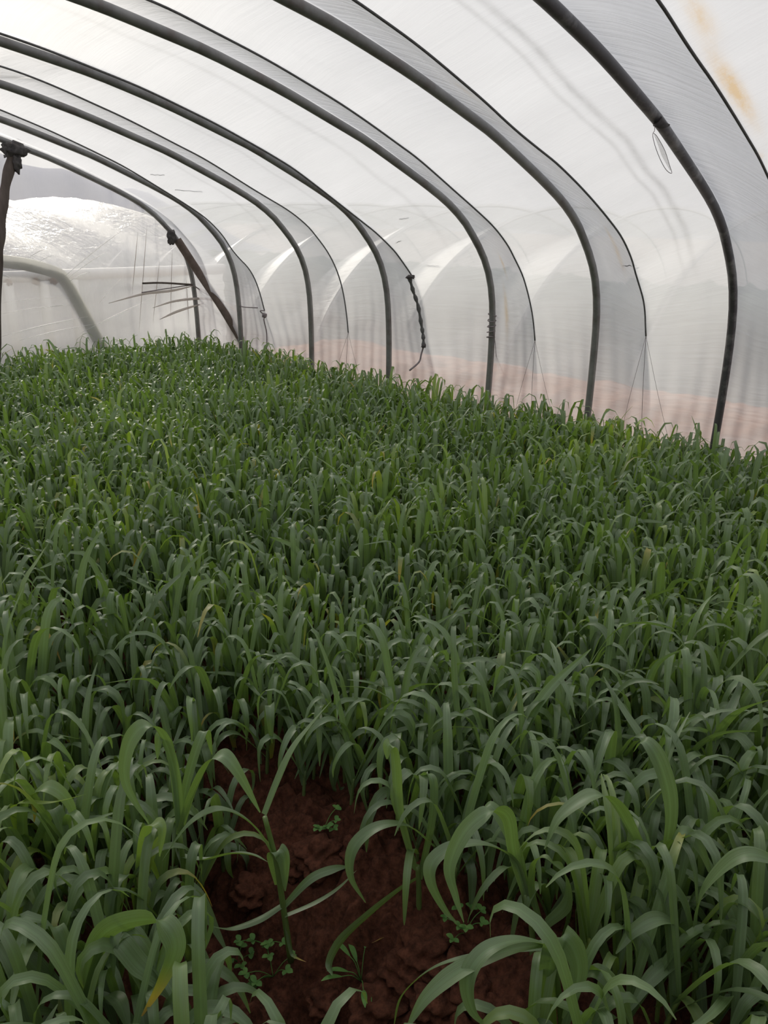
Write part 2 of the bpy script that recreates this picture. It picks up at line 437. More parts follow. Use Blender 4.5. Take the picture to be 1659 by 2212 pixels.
FOLDS = [fp(140, 596, 265, 498), fp(150, 598, 235, 540, .009), fp(152, 606, 195, 590, .008), fp(60, 558, 100, 538, .006),
         fp(0, 678, 160, 655, .008), fp(0, 728, 190, 682, .012), fp(60, 735, 200, 700, .008), fp(0, 655, 150, 640, .006),
         fp(205, 660, 260, 600, .008), fp(170, 720, 330, 640, .007), fp(200, 735, 380, 660, .006)]
end_sheet('wall_end', 6.0, M_filmend)

def grid(x0, x1, y0, y1, nx, ny, zf):
    X, Y = np.meshgrid(np.linspace(x0, x1, nx), np.linspace(y0, y1, ny)); Z = zf(X, Y)
    V = np.stack([X.ravel(), Y.ravel(), Z.ravel()], 1)
    i = np.arange(ny - 1)[:, None] * nx; j = np.arange(nx - 1)[None]
    F = np.stack([i + j, i + j + 1, i + nx + j + 1, i + nx + j], -1).reshape(-1, 4)
    return V, F
# unseen dark sheet added behind the camera to darken the foreground
V, F = grid(-2.3, 4.3, -.1, 2.1, 40, 20, lambda X, Y: 0 * X)
_u = prof[prof[:, 1] > .9]; _u = _u[np.argsort(_u[:, 0])]
V[:, 0] = np.clip(V[:, 0], -2.15, 4.15); tz = np.interp(V[:, 0], _u[:, 0], _u[:, 1]) + .01
V = np.stack([V[:, 0], np.full(len(V), -1.35) + .03 * np.sin(V[:, 0] * 6), -.1 + (tz + .1) * (V[:, 1] + .1) / 2.2], 1)
mesh('back_light_block', V, F, plain_mat('light_block_dark', c4(.05, .055, .05), c4(.09, .09, .085), 8))['kind'] = 'structure'

# ------------------------------------------------------------------ hoops
def hoop(y, r, mat, label, lo=0, hi=NP):
    base = (4.17, y, 0)
    P = np.stack([prof[lo:hi:2, 0], np.full(len(prof[lo:hi:2]), y), prof[lo:hi:2, 1]], 1)
    wob = .006 * np.sin(np.arange(len(P)) * .21 + y * 3); P[:, 1] += wob
    o = tube_obj('greenhouse_hoop', P, r, mat, loc=base, seg=14)
    tag(o, label, 'greenhouse hoop', 'pipe hoops holding up the plastic tunnel'); return o
hl = ['dark mottled pipe hoop nearest on the right, with a knot and a dangling plastic loop',
      'thick grey pipe hoop, second from the right, with small dark patches, no string on it',
      'grey pipe hoop with a string-wrapped joint low on its leg, third from the right',
      'grey pipe hoop just left of the ragged rope, its roof part half hidden by film',
      'grey pipe hoop fifth from the right, just beyond the ragged rope',
      'thin grey pipe hoop whose foot meets the bottom of the brown diagonal brace',
      'furthest grey pipe hoop, at the closed end, tied to the wooden post']
H = []
for i, y in enumerate(HOOPS[2:]):
    H.append(hoop(y, .0205, M_pipenew if i == 0 else M_pipe, hl[i]))

# knot + cloth scrap on the nearest hoop
def blob(P, r, seed, mat, name, parent=None, label=None, cat=None, squash=(1, 1, 1), sub=3):
    import bmesh
    bm = bmesh.new(); bmesh.ops.create_icosphere(bm, subdivisions=sub, radius=1)
    rs = np.random.default_rng(seed); ph = rs.uniform(0, 6, 6)
    for v in bm.verts:
        x, y, z = v.co
        k = 1 + .22 * sin(4 * x + ph[0]) * sin(5 * y + ph[1]) + .16 * sin(9 * z + ph[2] + 3 * x) + .1 * sin(14 * y + ph[3] + 5 * z)
        v.co = (x * k * squash[0] * r, y * k * squash[1] * r, z * k * squash[2] * r)
    me = bpy.data.meshes.new(name); bm.to_mesh(me); bm.free(); me.materials.append(mat)
    for p in me.polygons: p.use_smooth = True
    o = bpy.data.objects.new(name, me); col.objects.link(o)
    o.location = P
    if parent is not None: o.parent = parent; o.location = np.array(P) - np.array(parent.location)
    if cat: tag(o, label, cat)
    return o
def ribbon(P, w, side, mat, name, parent=None, loc=None, thick=0):
    P = np.asarray(P, float); w = np.asarray(w); side = np.asarray(side, float)
    V = np.concatenate([P - side * w[:, None] / 2, P + side * w[:, None] / 2]); n = len(P)
    i = np.arange(n - 1); F = np.stack([i, i + 1, n + i + 1, n + i], -1)
    return mesh(name, V, F, mat, parent, loc, uv=np.stack([V[:, 0] * 3, V[:, 2] * 3], 1))

k1 = on_y(1432, 272, 1.36)
cloth = [on_y(1420, 262, 1.35), on_y(1432, 270, 1.34), on_y(1446, 270, 1.33)]
V, F = tube(smooth_path(cloth, 5), np.interp(np.linspace(0, 1, 11), [0, .4, 1], [.020, .016, .003]), 8)
o = mesh('knot', V, F, M_rag, H[0], H[0].location * 1.0); o.location = (0, 0, 0)
lp = empty('plastic_loop', tuple(on_y(1412, 292, 1.33)))
tag(lp, 'clear plastic string loop hanging from the nearest dark hoop', 'plastic string')
L0 = np.array(lp.location)
pts = [on_y(*q, 1.33) for q in [(1414, 272), (1414, 282), (1410, 292), (1416, 318), (1428, 348), (1440, 368), (1451, 374), (1446, 356), (1436, 325), (1420, 296), (1412, 288)]]
o = tube_obj('string', smooth_path(pts, 5), .0011, M_string, lp, L0, seg=6)
pp = smooth_path([on_y(*q, 1.325) for q in [(1414, 292), (1424, 310), (1434, 335), (1448, 368)]], 5)
ribbon(pp, np.interp(np.linspace(0, 1, len(pp)), [0, .3, .7, 1], [.004, .013, .018, .004]), cr, M_clear, 'plastic_strip', lp, L0)

# string wrapped on the third hoop's leg
w0 = empty('string_wrap', tuple(on_y(1064, 700, 2.80)))
tag(w0, 'frayed string wound round the leg of the third hoop', 'string')
mb = MB()
for k in range(5):
    c = on_y(1064 - k * .5, 680 + k * 12, 2.82); a = np.linspace(0, 2 * pi, 18)
    P = np.stack([c[0] + .025 * np.cos(a), 2.82 + .025 * np.sin(a), c[2] + .006 * np.sin(a + k)], 1); P[:, 0] += (4.155 - c[0]) * 1.0
    mb.add(*tube(P, .0035, 6))
mb.build('windings', M_string, w0, tuple(w0.location))
P = smooth_path([on_y(*q, 2.79) for q in [(1066, 712), (1070, 745), (1072, 770), (1078, 800)]], 5)
tube_obj('loose_end', P, .002, M_string, w0, tuple(w0.location), seg=5)

# post, rag, brace at the far end
PO = smooth_path([on_y(*q, 5.93) for q in [(30, 312), (25, 345), (12, 400), (4, 460), (-1, 520), (-6, 580)]] + [np.array([2.37, 5.93, .4]), np.array([2.28, 5.93, -.05])], 6)
post = empty('wooden_post', (PO[-1][0], 5.93, 0))
tag(post, 'crooked dark wooden post propping the furthest hoop at the left edge', 'post')
pl = tuple(post.location)
tube_obj('pole', PO, .034 + .004 * np.sin(np.arange(len(PO)) * .9), M_wood, post, pl, seg=12)
blob(on_y(32, 324, 5.93), .07, 3, M_rag, 'cloth_binding', post, squash=(1.25, .8, .75))
blob(on_y(36, 352, 5.90), .045, 5, M_rag, 'cloth_flap', post, squash=(.7, .6, 1.3))
mb = MB()
for q in ([(14, 318), (12, 330), (16, 342)], [(40, 335), (44, 348), (42, 356)], [(12, 340), (8, 334)]):
    P = smooth_path([on_y(a, b, 5.9) for a, b in q], 4); mb.add(*tube(P, np.linspace(.012, .002, len(P)), 6))
mb.build('frayed_ends', M_rag, post, pl)

rag = blob(on_y(371, 512, 5.94), .05, 9, M_rag, 'rag', label='torn dark rag tied where the brown brace meets the furthest hoop', cat='rag', squash=(.8, .6, 1.1))
br = [on_y(383, 518, 5.95), on_y(430, 590, 5.85), on_y(478, 662, 5.62), on_y(526, 742, 5.42)]
br = smooth_path(br, 8)
b = tube_obj('diagonal_brace', br, .034, M_brace, loc=tuple(br[-1]), seg=12)
tag(b, 'brown wooden brace slanting from the end hoop shoulder down to the next hoop foot', 'brace')

# horizontal stick and cord holding the gathered end film
P = smooth_path([on_y(*q, 5.95) for q in [(308, 612), (350, 611), (415, 615)]], 5)
tag(tube_obj('horizontal_stick', P, .008, M_wood, loc=tuple(P[0]), seg=8), 'thin dark stick lying across the far end film beside the last hoop', 'stick')
P = smooth_path([on_y(306, 632, 5.96), on_y(370, 622, 5.96), on_y(415, 617, 5.95), on_y(440, 632, 5.93), on_y(478, 650, 5.8), on_y(520, 662, 5.35), on_y(556, 665, 4.96)], 6)
tag(tube_obj('tie_cord', P, .0045, M_string, loc=tuple(P[0]), seg=6), 'thin cord running from the far end film past the brace to the rope tie', 'cord')

# bent pale pipe just outside the end film
BP = smooth_path([(1.2, 6.09, .96), (1.8, 6.09, .96), on_y(-60, 552, 6.09), on_y(0, 563, 6.09), on_y(60, 572, 6.09), on_y(118, 588, 6.09), on_y(140, 606, 6.09),
                  on_y(172, 660, 6.09), on_y(215, 740, 6.09), on_y(245, 800, 6.09)], 8)
o = tube_obj('bent_pipe', BP, .047, M_pale, loc=(BP[-1][0], 6.09, 0), seg=16)
tag(o, 'thick pale bent pipe arching down behind the far end film at left', 'pipe')

WE = bpy.data.objects['wall_end']
_c = NT('film_crease_highlight'); _t = _c.n('ShaderNodeBsdfTranslucent'); _t.inputs[0].default_value = c4(.97, .97, .96)  # white tubes laid along the folds, standing in for their sun highlights
_g = _c.n('ShaderNodeBsdfGlossy'); _g.inputs['Roughness'].default_value = .3; _c.l(_c.mixs(.25, _t.outputs[0], _g.outputs[0]), _c.out.inputs[0]); M_crease_glint = _c.m
_c = NT('bunched_film'); _t = _c.n('ShaderNodeBsdfTranslucent'); _t.inputs[0].default_value = c4(.78, .74, .71)
_g = _c.n('ShaderNodeBsdfDiffuse'); _g.inputs[0].default_value = c4(.6, .56, .53); _c.l(_c.mixs(.5, _t.outputs[0], _g.outputs[0]), _c.out.inputs[0]); M_bunch = _c.m
for q in [(140, 597, 265, 497, .0045), (150, 599, 232, 543, .0035), (152, 607, 196, 588, .004), (60, 559, 104, 536, .003), (85, 566, 118, 552, .003),
          (0, 679, 160, 657, .003), (0, 728, 190, 684, .005), (40, 736, 205, 700, .004), (0, 655, 150, 642, .002), (215, 655, 262, 602, .003),
          (170, 722, 330, 645, .003), (90, 668, 150, 660, .003), (0, 597, 20, 600, .004), (620, 0, 0, 0, 0)]:
    if q[4] == 0: continue
    a_, b_ = on_y(q[0], q[1], 5.985), on_y(q[2], q[3], 5.985); P = np.linspace(a_, b_, 9)
    P[:, 2] += .01 * np.sin(np.linspace(0, pi, 9)); r_ = q[4] * np.sin(np.linspace(.12, pi - .08, 9))
    V, F = tube(P, r_, 6); mesh('film_crease', V, F, M_crease_glint, WE)
for q in [[(235, 655), (310, 635), (370, 628), (416, 618)], [(330, 665), (380, 650), (440, 645), (480, 655)], [(416, 618), (450, 632), (486, 652)],
          [(345, 690), (385, 672), (440, 655)], [(484, 652), (505, 668), (530, 700)]]:
    P = smooth_path([on_y(x, y, 5.975) for x, y in q], 6); n_ = len(P)
    V, F = tube(P, .011 * np.sin(np.linspace(.15, pi - .3, n_)), 7); mesh('film_gather', V, F, M_bunch, WE)
for x0, y0, x1, y1 in [(318, 480, 300, 720), (345, 560, 330, 700), (372, 540, 368, 690), (298, 500, 285, 640), (402, 600, 408, 700)]:
    a_, b_ = on_y(x0, y0, 5.985), on_y(x1, y1, 5.985); P = np.linspace(a_, b_, 9)
    V, F = tube(P, .0028 * np.sin(np.linspace(.12, pi - .08, 9)), 6); mesh('film_crease', V, F, M_bunch, WE)

# ------------------------------------------------------------------ pressing ropes between the hoops
rl = {.97: 'straight dark rope crossing the top right corner over the film',
      1.73: 'dark rope pressing the film between the two nearest hoops',
      2.46: 'dark rope pressing the film between the second and third hoops',
      3.25: 'ragged dark rope with torn knots, ending just right of a hoop leg',
      4.09: 'thin dark rope pressing the film just right of the fifth hoop, running straight down low',
      4.93: 'thin dark rope right of the sixth hoop, tied off with a frayed pinkish end',
      }
STOP = {.97: .55, 1.73: .74, 2.46: .62, 3.25: .965, 4.09: .50, 4.93: .60}
for y in ropeY[1:-1]:
    a = PULL[y] - OUT
    d = a + .018 * 0 + .003
    XZ = prof + nin * d[:, None]
    sel = XZ[:, 1] > STOP[y]; sel[NP // 2 + 60:] = False
    P = np.stack([XZ[sel, 0], np.full(sel.sum(), y), XZ[sel, 1]], 1)
    rt = empty('pressing_rope', tuple(P[0])); tag(rt, rl[y], 'rope', 'ropes pressing the film between hoops'); L0 = tuple(P[0])
    tube_obj('rope', P, .0042 if y < 3 else .0046, M_rope, rt, L0, seg=8)
    e = P[0]
    if y == 3.25:
        Q = smooth_path([on_y(*q, 3.24) for q in [(884, 598), (893, 630), (903, 660), (910, 700), (914, 725), (915, 748)]], 5)
        tube_obj('torn_rope', Q, .011 + .004 * np.sin(np.arange(len(Q)) * 1.9), M_rope, rt, L0, seg=7)
        for q, r_, sq in [((886, 599), .03, (1.3, .6, .4)), ((915, 748), .02, (1, .6, .6))]:
            blob(on_y(*q, 3.22), r_, 4, M_rag, 'knot', rt, squash=sq)
        Q = smooth_path([on_y(*q, 3.24) for q in [(915, 748), (910, 765), (905, 782), (885, 800)]], 5)
        tube_obj('loose_end', Q, .006, M_string, rt, L0, seg=6)
    elif y == 4.93:
        Q = smooth_path([e] + [on_y(*q, 4.93) for q in [(562, 672), (574, 684), (570, 690), (576, 720), (576, 760)]], 5)
        tube_obj('loose_end', Q, .0045, M_string, rt, L0, seg=6)
        blob(on_y(571, 681, 4.92), .022, 8, M_string, 'knot', rt, squash=(1, .6, .8))
    else:
        for (dy, zz, rr) in ((.02, .12, .0013), (.16, .10, .0009), (-.16, .12, .0009)):
            q1 = np.array([4.17 - .0, y + dy, zz]); mid = (e + q1) / 2 + np.array([-.01, 0, 0])
            mid[0] = max(mid[0], 4.0)
            tube_obj('tie_string', smooth_path([e, mid, q1], 6), rr, M_string, rt, L0, seg=5)

# bits of straw caught on the film
for k, (x0, y0, x1, y1, Y, mt) in enumerate([(378, 410, 437, 414, 5.15, M_rope), (920, 573, 948, 575, 2.95, M_rope), (862, 473, 882, 470, 3.4, M_rope),
                                      (325, 377, 355, 378, 5.2, M_rope), (1345, 574, 1375, 574, 1.62, M_rope), (866, 520, 855, 524, 3.28, M_rope)]):
    tt = [film_hit(x0, y0)[0], film_hit((x0 + x1) / 2, (y0 + y1) / 2)[0], film_hit(x1, y1)[0]]
    P = smooth_path(tt, 6); P[:, 2] += .002 * np.sin(np.arange(len(P)) * 1.3)
    lab = ['long dark straw stuck to the film above the end hoops', 'dark straw on the film right of the ragged rope knot', 'short dark straw beside the film ridge above the fourth hoop',
           'faint straw on the film left above the end hoops', 'short dark straw crossing the rope right of the second hoop', 'tiny straw by the ragged rope top'][k]
    tag(tube_obj('dry_straw', P, .0022, mt, loc=tuple(P[0]), seg=5), lab, 'straw', 'bits of straw caught on the film')

# ------------------------------------------------------------------ outside
def vnoise(X, Y, sc, seed=0):
    rs = np.random.default_rng(seed); T = rs.random((64, 64))
    x = X * sc; y = Y * sc; xi = np.floor(x).astype(int); yi = np.floor(y).astype(int); fx = x - xi; fy = y - yi
    fx = fx * fx * (3 - 2 * fx); fy = fy * fy * (3 - 2 * fy)
    a = T[xi % 64, yi % 64]; b_ = T[(xi + 1) % 64, yi % 64]; c = T[xi % 64, (yi + 1) % 64]; d = T[(xi + 1) % 64, (yi + 1) % 64]
    return (a * (1 - fx) + b_ * fx) * (1 - fy) + (c * (1 - fx) + d * fx) * fy - .5
FUR = .86
def furrow(X, Y): return np.exp(-((X - FUR - .03 * np.sin(Y * 2)) / .15) ** 2)
def zsoil(X, Y):
    z = .05 * vnoise(X, Y, 7, 1) + .035 * vnoise(X, Y, 18, 2) + .022 * vnoise(X, Y, 45, 3) + .008 * vnoise(X, Y, 90, 4)
    cl = np.abs(vnoise(X + .3 * Y, Y - .2 * X, 22, 8)) * .06 + np.abs(vnoise(X - .4 * Y, Y, 60, 9)) * .028 + np.abs(vnoise(X, Y + .5 * X, 130, 10)) * .010
    fx = np.exp(-((X - (.64 + .12 * (Y - .6))) / .11) ** 2) * np.clip((2.6 - Y), 0, 1)
    mo = np.exp(-((X - .95) / .12) ** 2) * np.clip((1.4 - Y) * 2, 0, 1)
    return z + cl - .12 * fx + .045 * mo
gx = np.concatenate([np.arange(-2.17, .2, .03), np.arange(.2, 1.6, .0055), np.arange(1.6, 4.19, .03), [4.2]])
gy = np.concatenate([np.arange(-1.5, .1, .03), np.arange(.1, 1.7, .0055), np.arange(1.7, 6.0, .03), [6.02]])
GX, GY = np.meshgrid(gx, gy); GZ = zsoil(GX, GY)
V = np.stack([GX.ravel(), GY.ravel(), GZ.ravel()], 1); nx = len(gx); i = np.arange(len(gy) - 1)[:, None] * nx; j = np.arange(nx - 1)[None]
F = np.stack([i + j, i + j + 1, i + nx + j + 1, i + nx + j], -1).reshape(-1, 4)
mesh('floor', V, F, M_soil)['kind'] = 'structure'
V, F = grid(-60, 80, -40, 110, 60, 60, lambda X, Y: -.16 + 0 * X)
mesh('outer_ground', V, F, M_ground)['kind'] = 'structure'
def zbank(X, Y):
    t = (X - 4.2) / 1.4
    return -.02 + .30 * np.clip((6.3 - Y) / 1.3, 0, 1) * np.sin(np.clip(t, 0, 1) * pi) ** .8 + .05 * vnoise(X, Y, 5, 5) + .03 * vnoise(X, Y, 14, 6)
V, F = grid(4.2, 5.6, -3, 6.3, 60, 400, zbank)
mesh('soil_bank', V, F, M_bank)['kind'] = 'structure'

# neighbouring tunnel on the right (its near side is seen through our film)
nt = empty('polytunnel', (5.6, 4, 0))
tag(nt, 'neighbouring plastic tunnel seen blurred through the right side film', 'polytunnel')
NPF = smooth_path([(5.6, 0, -.1), (5.66, 0, .18), (5.88, 0, .5), (6.25, 0, .84), (6.75, 0, 1.12), (7.4, 0, 1.34), (8.1, 0, 1.46), (8.8, 0, 1.5),
                   (9.5, 0, 1.46), (10.2, 0, 1.34), (10.9, 0, 1.12), (11.4, 0, .8), (11.8, 0, .3), (11.9, 0, -.1)], 6)
nT = np.gradient(NPF, axis=0); nT /= np.linalg.norm(nT, axis=1)[:, None]; nN = np.stack([nT[:, 2], 0 * nT[:, 0], -nT[:, 0]], 1)
n_ = len(NPF); amp = .30 * np.clip(np.minimum(np.arange(n_), n_ - 1 - np.arange(n_)) / 12, 0, 1)
ys = np.sort(np.concatenate([np.arange(-3, 13, .1), [k * 1.15 + .25 - 3.45 + e for k in range(14) for e in (0, .82)]])); V = []; UV = []
for y in ys:
    k = ((y + 3.2) % 1.15) / 1.15
    w_ = k / .71 if k < .71 else (1 - k) / .29
    P = NPF + nN * (amp * w_)[:, None]; P[:, 1] = y; V.append(P); UV.append(np.stack([np.full(n_, y), np.arange(n_) * .12], 1))
i = np.arange(len(ys) - 1)[:, None] * n_; j = np.arange(n_ - 1)[None]
F = np.stack([i + j, i + j + 1, i + n_ + j + 1, i + n_ + j], -1).reshape(-1, 4)
mesh('film_cover', np.concatenate(V), F, M_filmout, nt, (5.6, 4, 0), uv=np.concatenate(UV))
for k in range(14):
    P = NPF.copy()[::2]; P[:, 1] = -3.2 + 1.15 * k; P = P + nN[::2] * .03
    tube_obj('hoop', P, .011, M_rail, nt, (5.6, 4, 0), seg=8)
V, F = grid(6.0, 11.4, -3, 13, 120, 300, lambda X, Y: .54 + .18 * vnoise(X, Y, 4, 7) + .12 * vnoise(X, Y, 11, 9))
zz = V[:, 2]; 
edge = np.clip(np.minimum(V[:, 0] - 6.0, 11.4 - V[:, 0]) / .9, 0, 1); V[:, 2] = zz * edge ** .8
o = mesh('crop_bed', V, F, M_crop2)
tag(o, 'tall green crop inside the neighbouring tunnel on the right', 'crop', kind='stuff')

# tunnel beyond the far end: low sheeted wall, rail, rounded roof
bt = empty('low_greenhouse', (3, 7.1, 0))
tag(bt, 'low plastic greenhouse lying crosswise behind the far end film', 'greenhouse')
def far_roof(nx=160, ny=40):
    xs = np.linspace(-8, 5.3, nx); a = np.linspace(0, 1, ny)
    V = []; UV = []
    for t in a:
        y = 7.1 + 5.4 * t; z0 = .78 + .68 * sin(pi * t) ** .8
        w = 1 - np.abs((((xs + 1.2 * t) / 1.1) % 1) - .5) * 2
        z = z0 - .13 * w * sin(pi * t) ** .5
        V.append(np.stack([xs, np.full(nx, y), z], 1)); UV.append(np.stack([xs, np.full(nx, y)], 1))
    V = np.concatenate(V); UV = np.concatenate(UV)
    i = np.arange(ny - 1)[:, None] * nx; j = np.arange(nx - 1)[None]
    F = np.stack([i + j, i + j + 1, i + nx + j + 1, i + nx + j], -1).reshape(-1, 4)
    return V, F, UV
V, F, UV = far_roof(); mesh('roof_film', V, F, M_roof, bt, (3, 7.1, 0), uv=UV)
xs = np.linspace(-8, 5.3, 200); V = []; UV = []
for k in range(16):
    z = -.16 + .94 * k / 15; V.append(np.stack([xs, 7.1 + .02 * np.sin(xs * 9 + z * 3) + .02 * np.sin(z * 40), np.full(200, z)], 1)); UV.append(np.stack([xs, np.full(200, z)], 1))
i = np.arange(15)[:, None] * 200; j = np.arange(199)[None]
F = np.stack([i + j, i + j + 1, i + 200 + j + 1, i + 200 + j], -1).reshape(-1, 4)
mesh('side_sheet', np.concatenate(V), F, M_wall, bt, (3, 7.1, 0), uv=np.concatenate(UV))
tube_obj('top_rail', np.stack([np.linspace(-8, 5.3, 30), np.full(30, 7.08), np.full(30, .76)], 1), .05, M_rail, bt, (3, 7.1, 0), seg=12, ref=(0, 0, 1))
for px in (20, 80, 118):
    c = on_y(px, 622, 7.02); blob((c[0], 7.02, .715), .03, px, M_tie, 'tie', bt)
for px in (18, 95, 160):
    c = on_y(px, 622, 7.04); tube_obj('wall_post', [(c[0], 7.04, -.1), (c[0], 7.04, .72)], .045, M_rail, bt, (3, 7.1, 0), seg=10)
sp = on_y(10, 600, 7.35)
o = blob((sp[0] - .15, 7.45, .83), .22, 21, M_bank, 'soil_heap', label='reddish brown soil heap on top of the low sheeted wall at left', cat='soil heap', squash=(1.6, .6, .35))
# ridge far behind, haze painted in as its blue-grey colour
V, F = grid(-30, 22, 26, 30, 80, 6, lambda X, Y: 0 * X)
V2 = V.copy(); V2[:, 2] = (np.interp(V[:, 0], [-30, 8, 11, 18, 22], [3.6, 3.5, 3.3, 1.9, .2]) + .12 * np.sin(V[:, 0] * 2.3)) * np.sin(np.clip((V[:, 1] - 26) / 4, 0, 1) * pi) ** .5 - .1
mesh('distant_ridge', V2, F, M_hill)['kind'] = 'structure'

# ------------------------------------------------------------------ crop
def ribbon_leaf(mb, C, w, nrm0, twist, tone, nacross=3, fold=.25):
    """C (n,3) centreline; w widths; nrm0 side vector; makes a V-folded ribbon"""
    n = len(C); T = np.gradient(C, axis=0); T /= np.linalg.norm(T, axis=1)[:, None] + 1e-12
    S = nrm0 - (T @ nrm0)[:, None] * T; S /= np.linalg.norm(S, axis=1)[:, None] + 1e-9
    B = np.cross(T, S)
    ct, st_ = np.cos(twist)[:, None], np.sin(twist)[:, None]
    S2 = S * ct + B * st_; B2 = np.cross(T, S2)
    a = np.linspace(-1, 1, nacross)
    prof_ = fold * (np.abs(a) ** 1.4)
    V = C[:, None] + (a[None, :, None] * S2[:, None] + prof_[None, :, None] * B2[:, None]) * (w[:, None, None] / 2)
    U = np.stack([np.tile((a + 1) / 2, n), np.repeat(np.linspace(0, 1, n), nacross) + tone[3]], 1)
    s = np.linspace(0, 1, n)
    dry = np.clip((s - tone[1]) / max(1e-3, 1.02 - tone[1]), 0, 1) * tone[4]
    Cc = np.stack([np.full(n, tone[0]), dry, np.full(n, tone[2])], 1).repeat(nacross, 0)
    i = np.arange(n - 1)[:, None] * nacross; j = np.arange(nacross - 1)[None]
    F = np.stack([i + j, i + j + 1, i + nacross + j + 1, i + nacross + j], -1).reshape(-1, 4)
    mb.add(V.reshape(-1, 3), F, U, Cc)

def leaf_curve(L, th0, bend, s0, wd, phi, drift, n):
    s = np.linspace(0, 1, n); x = np.clip((s - s0) / wd, 0, 1); x = x * x * (3 - 2 * x)
    th = th0 + bend * x + .25 * s
    ph = phi + drift * s ** 2
    d = np.stack([np.sin(th) * np.cos(ph), np.sin(th) * np.sin(ph), np.cos(th)], 1)
    C = np.concatenate([[[0, 0, 0]], np.cumsum((d[1:] + d[:-1]) / 2 * (L / (n - 1)), axis=0)])
    return C
def widths(n, W, tip=.35):
    s = np.linspace(0, 1, n)
    return W * np.clip(.62 + .38 * np.minimum(s / .35, 1), 0, 1) * np.clip(((1 - s) / tip), 0.02, 1) ** .65

def plant(rs, base, scale, yel, n=12, na=3, near=False, nl=None):
    """returns list of leaf MBs (or merges into parts) and a stem MB"""
    nl = nl or rs.integers(4, 7)
    stemh = rs.uniform(.05, .10) * scale
    lean = rs.uniform(0, .22); lp_ = rs.uniform(0, 2 * pi)
    top = base + np.array([sin(lean) * cos(lp_), sin(lean) * sin(lp_), cos(lean)]) * stemh
    tone0 = np.clip(rs.normal(.18, .12) + yel, 0, 1)
    phi0 = rs.uniform(0, 2 * pi)
    leaves = []
    for k in range(nl):
        mb = MB()
        old = k / max(1, nl - 1)           # 0 youngest (upright) .. 1 oldest (low)
        phi = phi0 + k * pi + rs.normal(0, .45)
        if rs.random() < .33: phi = pi / 2 - yaw + (pi if rs.random() < .6 else 0) + rs.normal(0, .55)
        L = rs.uniform(.26, .39) * scale * (1.0 - .22 * old)
        th0 = rs.uniform(.02, .22) + .30 * old
        bend = rs.uniform(2.1, 2.95) if rs.random() < .95 else rs.uniform(.3, 1.2)
        s0 = rs.uniform(.54, .72) - .2 * old; wd = rs.uniform(.14, .36)
        if near: s0 -= .08; wd = rs.uniform(.25, .5); L *= 1.12; th0 += rs.uniform(0, .15)
        C = leaf_curve(L, th0, bend, s0, wd, phi, rs.normal(0, .5), n) + base + (top - base) * (1 - .6 * old)
        C[:, 2] = np.maximum(C[:, 2], base[2] + .01 + .004 * k)
        W = rs.uniform(.013, .022) * scale ** .7
        side = np.array([-sin(phi), cos(phi), 0])
        tw = np.linspace(0, 1, n) ** 1.5 * rs.normal(0, .45)
        isdry = rs.random() < .02 + .07 * old
        tone = (np.clip(tone0 + rs.normal(0, .07) + (.35 if rs.random() < .05 else 0), 0, 1), rs.uniform(.45, .85) if isdry else .97,
                rs.uniform(.85, 1.12), rs.uniform(0, 50), rs.uniform(.5, 1) if isdry else .15)
        ribbon_leaf(mb, C, widths(n, W), side, tw, tone, na, rs.uniform(.15, .4))
        leaves.append(mb)
    sm = MB(); P = np.array([base + (0, 0, -.03), base + (top - base) * .5, top + (top - base) * .15])
    V, F = tube(smooth_path(P, 2), np.array([.0042, .0042, .004, .0038, .003]) * scale ** .5, 6)
    sm.add(V, F, np.full((len(V), 2), .3), np.tile([min(1, tone0 + .25), .1, 1.05], (len(V), 1)))
    return sm, leaves

# candidate positions, jittered grid over the bed in view
def in_view(p, mx=120):
    d = p - CAM; z = d @ fw
    if z <= .05: return None
    x = 829.5 + f_px * (d @ cr) / z; y = 1106 - f_px * (d @ cu) / z
    return x, y, z
DEN = .062
cand = []
for X in np.arange(-.3, 4.08, DEN):
    for Y in np.arange(-.9, 5.93, DEN):
        x = X + rng.uniform(-.5, .5) * DEN; y = Y + rng.uniform(-.5, .5) * DEN
        q = in_view(np.array([x, y, .25]))
        if q is None or not (-160 < q[0] < 1820 and q[1] < 2480): continue
        near = np.clip((2.3 - y) / 1.6, 0, 1)
        fz = furrow(np.array(x), np.array(y))
        if rng.random() < fz * (.72 if y < 1.15 else .95 * near + .1): continue
        cand.append((q[2], x, y))
